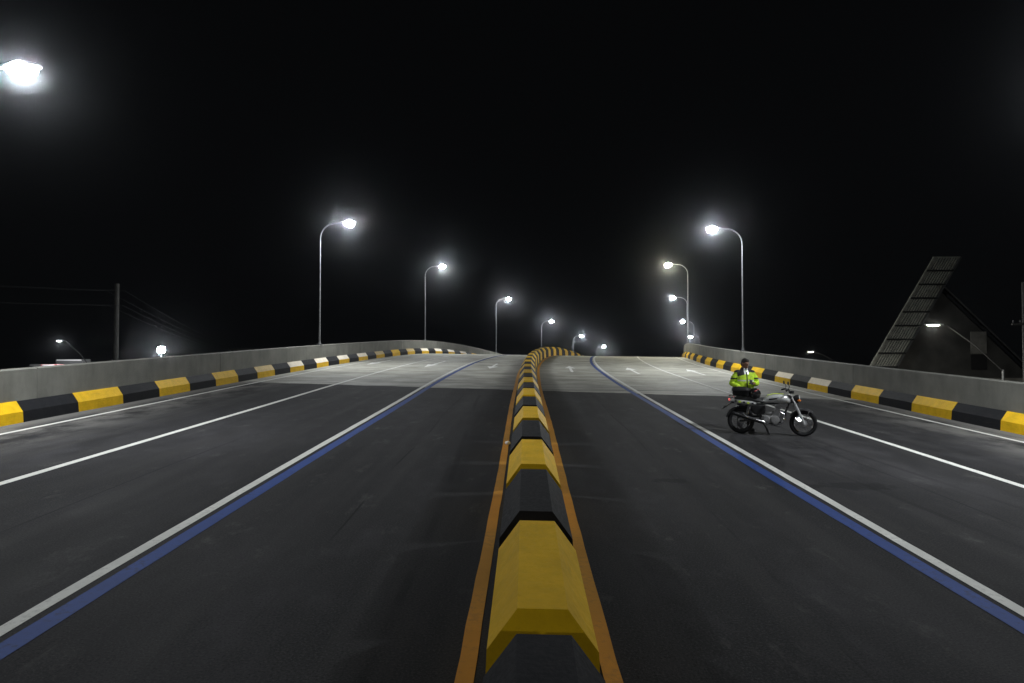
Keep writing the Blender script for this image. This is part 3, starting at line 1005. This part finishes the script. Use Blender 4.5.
# hair cropped short, following the skull
h = MB()
h.ellipsoid(hp(0, .016, .030), (.081, .094, .096), 26, 16, HR)
h.ellipsoid(hp(0, -.030, .072), (.060, .060, .046), 18, 10, HR)
h.ellipsoid(hp(0, .060, -.030), (.064, .046, .06), 18, 10, HR)
link_mesh('hair', remesh(h, 'hair', .008, 1), M['hair'], proot, True)
# jacket: torso, sleeves, collar
j = MB()
j.loft([(.955, 0, -.005, .195, .145, 2.5), (1.00, 0, -.005, .212, .158, 2.5), (1.10, 0, -.005, .212, .155, 2.4), (1.25, 0, -.005, .216, .150, 2.4),
        (1.36, 0, .0, .212, .135, 2.4), (1.425, 0, .005, .175, .110, 2.2), (1.47, 0, .005, .11, .085, 2)], 28, 'z')
j.tube([(0, .0, 1.43), (0, -.005, 1.515)], [.098, .082], 18)
for q in (-1, 1):
    w = WRI[q] + (ELB[q] - WRI[q]) * .10
    j.tube([SHO[q] + Vector((-q * .03, 0, .0)), (SHO[q] + ELB[q]) / 2 + Vector((q * .022, .0, .0)), ELB[q] + Vector((q * .01, .012, -.005)), (ELB[q] + w) / 2 + Vector((q * .006, 0, -.012)), w],
           [.086, .080, .073, .066, .050], 16)
    j.ellipsoid(SHO[q] + Vector((0, 0, -.005)), (.09, .085, .075), 16, 10)
    j.ellipsoid(ELB[q] + Vector((q * .01, .012, -.005)), (.075, .075, .073), 14, 10)
# soft folds
rr = random.Random(3)
for k in range(16):
    a = rr.uniform(-2.9, -.25); z = rr.uniform(1.0, 1.30)
    p0 = Vector((.205 * math.cos(a), .145 * math.sin(a), z)); p1 = Vector((.205 * math.cos(a + .5), .145 * math.sin(a + .5), z + rr.uniform(-.09, .09)))
    j.tube([p0, (p0 + p1) / 2 * 1.01, p1], [.006, .016, .006], 6)
jk = remesh(j, 'jacket', .010, 3)
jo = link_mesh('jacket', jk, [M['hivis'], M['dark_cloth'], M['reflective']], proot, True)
for pg in jk.polygons:
    c = pg.center
    ax = abs(c.x)
    mi = 0
    if c.z > 1.405 + .10 * max(0, .16 - ax) and ax > .055: mi = 1                 # dark yoke on the shoulders
    if -.21 < c.x < -.055 and 1.315 + .25 * (c.x + .2) < c.z and c.y < .06: mi = 1   # dark left chest: black cloth, with shade of the folds painted in
    if c.z > 1.455: mi = 1                                                        # collar
    if c.z < 1.035 and ax < .20 and c.y < .2 and c.z > .985 and ax > .03: mi = 1  # dark waistband
    if c.z < .982 and ax < .23: mi = 2                                            # pale hem
    if c.y < -.05 and ax < .012 and c.z < 1.44: mi = 1                            # zip
    if c.y < -.02 and .012 < ax < .052 and c.z > 1.36: mi = 2                     # open pale collar front
    if 1.19 < c.z < 1.225 and ax < .20 and c.y < 0 : mi = 2 if ax > .02 else mi
    if ax > .205 and 1.24 < c.z < 1.275: mi = 1
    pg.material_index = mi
# trousers and boots
t = MB()
t.loft([(.82, 0, .01, .175, .12, 2.4), (.92, 0, .01, .178, .125, 2.4), (.985, 0, .0, .170, .12, 2.4)], 22, 'z')
for q in (-1, 1):
    t.tube([(q * .088, .01, .90), (q * .105, -.005, .70), (q * .112, -.012, .50), (q * .118, .015, .28), (q * .122, .03, .10)], [.102, .090, .077, .070, .064], 16)
link_mesh('trousers', remesh(t, 'trousers', .011, 2), M['dark_cloth'], proot, True)
for q in (-1, 1):
    s_ = MB()
    s_.loft([(.09, q * .125, .055, .046, .045, 2.6), (.05, q * .125, .055, .050, .055, 2.6), (-.04, q * .128, .05, .050, .046, 2.6), (-.11, q * .132, .038, .050, .034, 2.6), (-.165, q * .134, .028, .036, .022, 2.4)], 16, 'y')
    s_.tube([(q * .123, .035, .07), (q * .122, .03, .20)], [.056, .060], 14)
    bo = s_.build('boot', M['leather'], proot, True)
    sl = MB(); sl.loft([(.098, q * .125, .012, .046, .012, 3), (.0, q * .127, .012, .050, .012, 3), (-.12, q * .132, .012, .050, .012, 3), (-.172, q * .134, .012, .034, .012, 3)], 14, 'y'); sl.build('sole', M['rubber'], bo)
pp = P(16.62, 5.22, .010)
proot.location = pp
proot.rotation_euler = (0, 0, R(4))
tag(proot, 'person in a fluorescent yellow-green and black jacket standing behind the motorcycle', 'person')
ph = MB(); ph.bevel_box((0, 0, 0), (.075, .012, .15), .005)
pho = empty('phone')
ph.build('case', M['plastic'], pho)
sc_ = MB(); sc_.box((0, .0068, 0), (.066, .002, .135)); sc_.build('screen', M['glass_dark'], pho)
pho.location = pp + Matrix.Rotation(R(4), 3, 'Z') @ (PALM[1] + Vector((-.035, -.045, .025)))
pho.rotation_euler = (R(-40), R(20), R(10))
tag(pho, 'dark phone held in front of the chest of the person', 'phone')

# small crumpled litter lying on the orange line beside the median
lt = MB(); lt.ellipsoid((0, 0, .035), (.055, .045, .04), 9, 6)
lm = lt.mesh('litter')
for v in lm.vertices: v.co *= 1 + random.uniform(-.22, .22)
lo = link_mesh('litter', lm, M['paper'])
lo.location = P(13.9, -.50, .014)
tag(lo, 'small crumpled white litter on the orange line beside the median', 'litter')

# ------------------------------------------------------------------ beyond the parapets
def roadside_lamp(loc, rz, label, arm_run, arm_rise, pole_h, power, colr, lens_mat, head_len):
    root = empty('roadside_lamp', loc, rz)
    m = MB(); m.tube([(0, 0, 0), (0, 0, pole_h * .5), (0, 0, pole_h)], [.10, .085, .07], 10); m.build('pole', M['galv'], root, True)
    m = MB(); m.tube([(0, 0, pole_h - .1), (arm_run * .5, 0, pole_h + arm_rise * .55), (arm_run, 0, pole_h + arm_rise), (arm_run + .35, 0, pole_h + arm_rise + .06)], [.04, .036, .032, .03], 8)
    m.build('arm', M['roof_sheet'], root, True)
    hx, hz = arm_run + .3 + head_len / 2, pole_h + arm_rise + .08
    m = MB(); m.loft([(hx - head_len * .55, 0, hz, .05, .04, 2.4), (hx - head_len * .25, 0, hz + .02, .12, .06, 3), (hx + head_len * .35, 0, hz + .02, .13, .055, 3), (hx + head_len * .5, 0, hz + .01, .08, .03, 2.6)], 14)
    hd = m.build('lamp_head', M['head'], root, True)
    m = MB(); m.ellipsoid((hx + .02, 0, hz - .02), (head_len * .40, .11, .085), 16, 8); m.build('lens', lens_mat, hd, True)
    ld = bpy.data.lights.new('roadside_light', 'AREA'); ld.shape = 'RECTANGLE'; ld.size = head_len * .7; ld.size_y = .16
    ld.energy = power; ld.color = colr
    lo = bpy.data.objects.new('roadside_light', ld); col.objects.link(lo); lo.parent = root; lo.location = (hx, 0, hz - .13)
    tag(root, label, 'street lamp', 'lamps on the streets below')
    return root
M['lens_far'] = emit('roadside_lens', (.95, .98, 1.0), 14)
M['lens_far_warm'] = emit('roadside_lens_warm', (1.0, .97, .82), 14)
G = GROUND_Z
# heads hang towards the overpass on long slanting arms
roadside_lamp((-38.8, 59.4, G), math.pi, 'low street lamp on a slanting arm beyond the left parapet', 2.3, 2.2, 5.1, 700, (.93, .97, 1), M['lens_far'], .62)
roadside_lamp((28.2, 40.6, G), math.pi, 'street lamp with long slanting arm beside the triangular frame at right', 3.2, 2.6, 5.0, 420, (1, .97, .84), M['lens_far_warm'], 1.05)
roadside_lamp((34.6, 75.6, G), math.pi, 'small street lamp just above the right parapet behind the motorcycle', 2.3, 1.2, 5.35, 160, (1, .97, .9), M['lens_far_warm'], .80)

# floodlight beyond the left parapet
fl = empty('floodlight', (-37.9, 69.3, G))
m = MB(); m.tube([(0, 0, 0), (0, 0, 6.5)], [.10, .07], 10); m.build('pole', M['galv'], fl, True)
rotf = Matrix.Rotation(R(28), 3, 'Z') @ Matrix.Rotation(R(-8), 3, 'X')
m = MB(); m.bevel_box((0, 0, 6.72), (.74, .20, .70), .05, rotf); fh = m.build('housing', M['head'], fl)
m = MB(); m.ellipsoid(Vector((0, 0, 6.72)) + rotf @ Vector((0, -.10, 0)), (.36, .16, .34), 20, 12, rotf); m.build('lens', emit('flood_lens', (.93, .97, 1), 260), fh, True)
m = MB(); m.tube([(-.34, 0, 6.72), (-.34, 0, 6.42), (.34, 0, 6.42), (.34, 0, 6.72)], .02, 6); m.build('bracket', M['galv'], fl)
fd = bpy.data.lights.new('flood_light', 'AREA'); fd.shape = 'RECTANGLE'; fd.size = .5; fd.size_y = .35; fd.energy = 900; fd.color = (.93, .97, 1)
fo = bpy.data.objects.new('flood_light', fd); col.objects.link(fo); fo.parent = fl
fo.location = Vector((0, 0, 6.72)) + rotf @ Vector((0, -.28, 0))
fo.rotation_euler = (rotf @ Matrix.Rotation(R(90), 3, 'X')).to_euler()
tag(fl, 'bright floodlight on a pole just above the left parapet', 'floodlight')

def utility_pole(loc, h, r, label, arms, rz=0.0, transformer=False):
    root = empty('utility_pole', loc, rz)
    m = MB(); m.tube([(0, 0, 0), (0, 0, h * .5), (0, 0, h)], [r * 1.25, r, r * .8], 12); m.build('shaft', M['bconcrete'], root, True)
    for (z, w) in arms:
        m = MB(); m.box((0, -r * .9, z), (w, .10, .11))
        ca = m.build('crossarm', M['bconcrete'], root)
        for x in (-w * .45, -w * .2, w * .2, w * .45):
            q = MB(); q.tube([(x, -r * .9, z + .05), (x, -r * .9, z + .12), (x, -r * .9, z + .22)], [.025, .05, .03], 8); q.build('insulator', M['roof_sheet'], ca, True)
    if transformer:
        m = MB(); m.loft([(h * .60, -.55, -.05, .26, .26, 2.2), (h * .62, -.55, -.05, .30, .30, 2.2), (h * .74, -.55, -.05, .30, .30, 2.2), (h * .76, -.55, -.05, .24, .24, 2.2)], 16, 'z'); m.build('transformer', M['cable'], root, True)
    tag(root, label, 'utility pole', 'utility poles on the streets below')
    return root
utility_pole((-22.6, 36.6, G), 9.75, .145, 'thick concrete utility pole rising beyond the left parapet', [], R(20))
utility_pole((25.8, 35.5, G), 9.6, .13, 'concrete utility pole at the right edge of the picture', [(7.4, 1.3)], R(-10), False)

def cable(a, b_, sag, label):
    a, b_ = Vector(a), Vector(b_)
    pts = []
    for i in range(17):
        t = i / 16
        p = a.lerp(b_, t); p.z -= sag * 4 * t * (1 - t); pts.append(p)
    m = MB(); m.tube(pts, .007, 5); o = m.build('power_line', M['cable'])
    tag(o, label, 'cable', 'overhead cables')
for k, (dz, dx) in enumerate(((6.15, -.5), (6.15, .5), (5.35, -.4), (5.35, .4))):
    w = ['upper outer', 'upper inner', 'lower outer', 'lower inner'][k]
    cable((-22.6 + dx, 36.5, dz + .2), (-52.0 + dx, 120.0, dz - .6), .7, '%s overhead cable running back from the left utility pole' % w)
    cable((-22.6 + dx, 36.5, dz + .2), (-38.0 + dx, 12.0, dz + .5), .5, '%s overhead cable running off left from the left utility pole' % w)

# low shed with pale and red strips that paint in glints beyond the left parapet
sh = empty('roadside_shed', (-42.3, 64.0, G))
m = MB(); m.box((0, 0, 2.52), (6.2, 5.0, 5.04)); m.build('wall', M['dark_wall'], sh)
m = MB(); m.box((0, 0, 5.15), (6.8, 5.6, .20)); rf = m.build('roof', M['roof_sheet'], sh)
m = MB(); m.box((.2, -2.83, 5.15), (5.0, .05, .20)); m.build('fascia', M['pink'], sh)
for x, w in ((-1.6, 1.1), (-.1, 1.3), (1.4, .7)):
    m = MB(); m.box((x, -2.875, 5.17), (w, .03, .11)); m.build('glint_strip', M['fascia'], sh)
m = MB(); m.box((-1.5, .4, 5.49), (2.6, 1.2, .48)); m.build('roof_tank_box', M['roof_sheet'], rf)
m = MB(); m.box((-1.5, -.215, 5.64), (2.4, .03, .13)); m.build('ridge_glint_strip', M['fascia'], rf)
tag(sh, 'low dark shed with pale painted glint strips beyond the left parapet', 'shed')

# flat-roofed low building beyond the left parapet, right of the floodlight
lb = empty('low_building', (-31.0, 88.0, G))
m = MB(); m.box((0, 0, 3.5), (12, 8, 7.0)); m.build('wall', M['dark_wall'], lb)
m = MB(); m.box((0, 0, 7.08), (12.4, 8.4, .16)); m.build('roof', M['bconcrete'], lb)
for x in (-4, -1.3, 1.4, 4.1):
    m = MB(); m.box((x, -4.02, 5.2), (1.2, .06, 1.2)); m.build('window', M['glass_dark'], lb)
tag(lb, 'low flat-roofed dark building beyond the left parapet near the floodlight', 'building')

# triangular hall at right with a slatted leaning frame along its left rake
M['gable'] = simple('gable_render', (.07, .068, .062), .9, 0, .4, .8)
hall = empty('triangular_hall', (0, 0, G))
Y0 = 50.6
def HX(z): return 22.40 + (z - G) * .595          # left rail of the slatted frame
m = MB()
gab = [(24.9, G), (30.6, 8.2), (39.5, -.6), (39.5, G)]
vs = [(x, Y0 + .55, z) for x, z in gab] + [(x + 6.2, Y0 + 9, z) for x, z in gab]
m.add(vs, [(0, 1, 2, 3), (4, 5, 6, 7)] + [(k, (k + 1) % 4, (k + 1) % 4 + 4, k + 4) for k in range(4)])
for v in range(len(m.v)): m.v[v] = (m.v[v][0], m.v[v][1], m.v[v][2] - G)
m.build('gable_wall', M['gable'], hall)
for (a, b_) in (((24.6, G - .0), (30.6, 8.45)), ((30.6, 8.45), (39.9, -.75))):
    m = MB()
    ax, az = a; bx, bz = b_
    n = Vector((-(bz - az), 0, bx - ax)).normalized() * .12
    q = [Vector((ax, 0, az - G)), Vector((bx, 0, bz - G)), Vector((bx, 0, bz - G)) + n, Vector((ax, 0, az - G)) + n]
    m.add([p + Vector((0, Y0 + .12, 0)) for p in q] + [p + Vector((6.5, Y0 + 9.4, 0)) for p in q], [(0, 1, 2, 3), (4, 5, 6, 7)] + [(k, (k + 1) % 4, (k + 1) % 4 + 4, k + 4) for k in range(4)])
    m.build('roof', M['roof_sheet'], hall)
def bar(name, x0, z0, x1, z1, w, t, y, mat):
    m = MB(); a = Vector((x0, y, z0 - G)); b2 = Vector((x1, y, z1 - G)); d = b2 - a
    ang = math.atan2(d.z, d.x)
    m.box((a + b2) / 2, (d.length, t, w), Matrix.Rotation(-ang, 3, 'Y'))
    return m.build(name, mat, hall)
ztop = 10.25
wid = 1.95
bar('rail', HX(G), G, HX(ztop), ztop, .12, .16, Y0 - .05, M['steel_slat'])
bar('rail', HX(G) + wid, G, HX(ztop) + wid, ztop, .12, .16, Y0 - .05, M['roof_sheet'])
for k in range(1, 10):
    dx = wid * k / 10
    bar('slat', HX(G) + dx, G, HX(ztop) + dx, ztop, .085, .06, Y0 - .04, M['steel_slat'])
for k in range(11):
    z = ztop - 1.02 * (k + 1) + .0
    if z < G: break
    bar('crossbar', HX(z) - .03, z, HX(z) + wid + .03, z, .12, .10, Y0 - .13, M['cable'])
bar('crossbar', HX(ztop) - .05, ztop, HX(ztop) + wid + .05, ztop, .10, .12, Y0 + .06, M['steel_slat'])
# struts that carry the frame
for z in (1.5, 5.0, 8.0):
    m = MB(); m.box((HX(z) + wid * .7, Y0 + .6, z - G), (.12, 1.1, .12)); m.build('strut', M['roof_sheet'], hall)
m = MB(); m.box((33.75, Y0 + .50, 3.9 - G), (1.15, .10, 1.65)); pn = m.build('window', M['pale_panel'], hall)
m = MB(); m.box((33.75, Y0 + .49, 2.45 - G), (1.15, .10, 1.1)); m.build('panel', M['dark_wall'], hall)
m = MB(); m.box((35.0, Y0 - 1.2, 1.15 - G), (9.0, .25, .30)); m.box((35.0, Y0 - 1.2, .5 - G - .5), (8.6, .2, .6)); 
bw = m.build('wall_coping', M['pale_panel'], hall)
m = MB(); m.box((35.0, Y0 - 1.2, (1.0 - G) / 2), (8.8, .18, 1.0 - G)); m.build('yard_wall', M['dark_wall'], hall)
tag(hall, 'dark triangular hall with a leaning slatted frame along its left slope', 'building')

# ------------------------------------------------------------------ scattering volume added to put a glow round the lamps
hz = MB(); hz.box((0, 300, 5.5), (1020, 1020, 19.0))
hm_, nt, N, L, Pb = new_mat('halo_haze_volume')
N.remove(Pb)
add = N.new('ShaderNodeAddShader')
for slot, (den, ani) in enumerate(((HAZE, .97), (HAZE * 2.2, .993))):     # wide and tight lobes of the lamp glow
    pv = N.new('ShaderNodeVolumePrincipled')
    pv.inputs['Density'].default_value = den
    pv.inputs['Anisotropy'].default_value = ani
    pv.inputs['Color'].default_value = (.9, .94, 1, 1)
    L.new(pv.outputs[0], add.inputs[slot])
L.new(add.outputs[0], N['Material Output'].inputs['Volume'])
ho = hz.build('halo_haze', hm_)
tag(ho, kind='stuff')
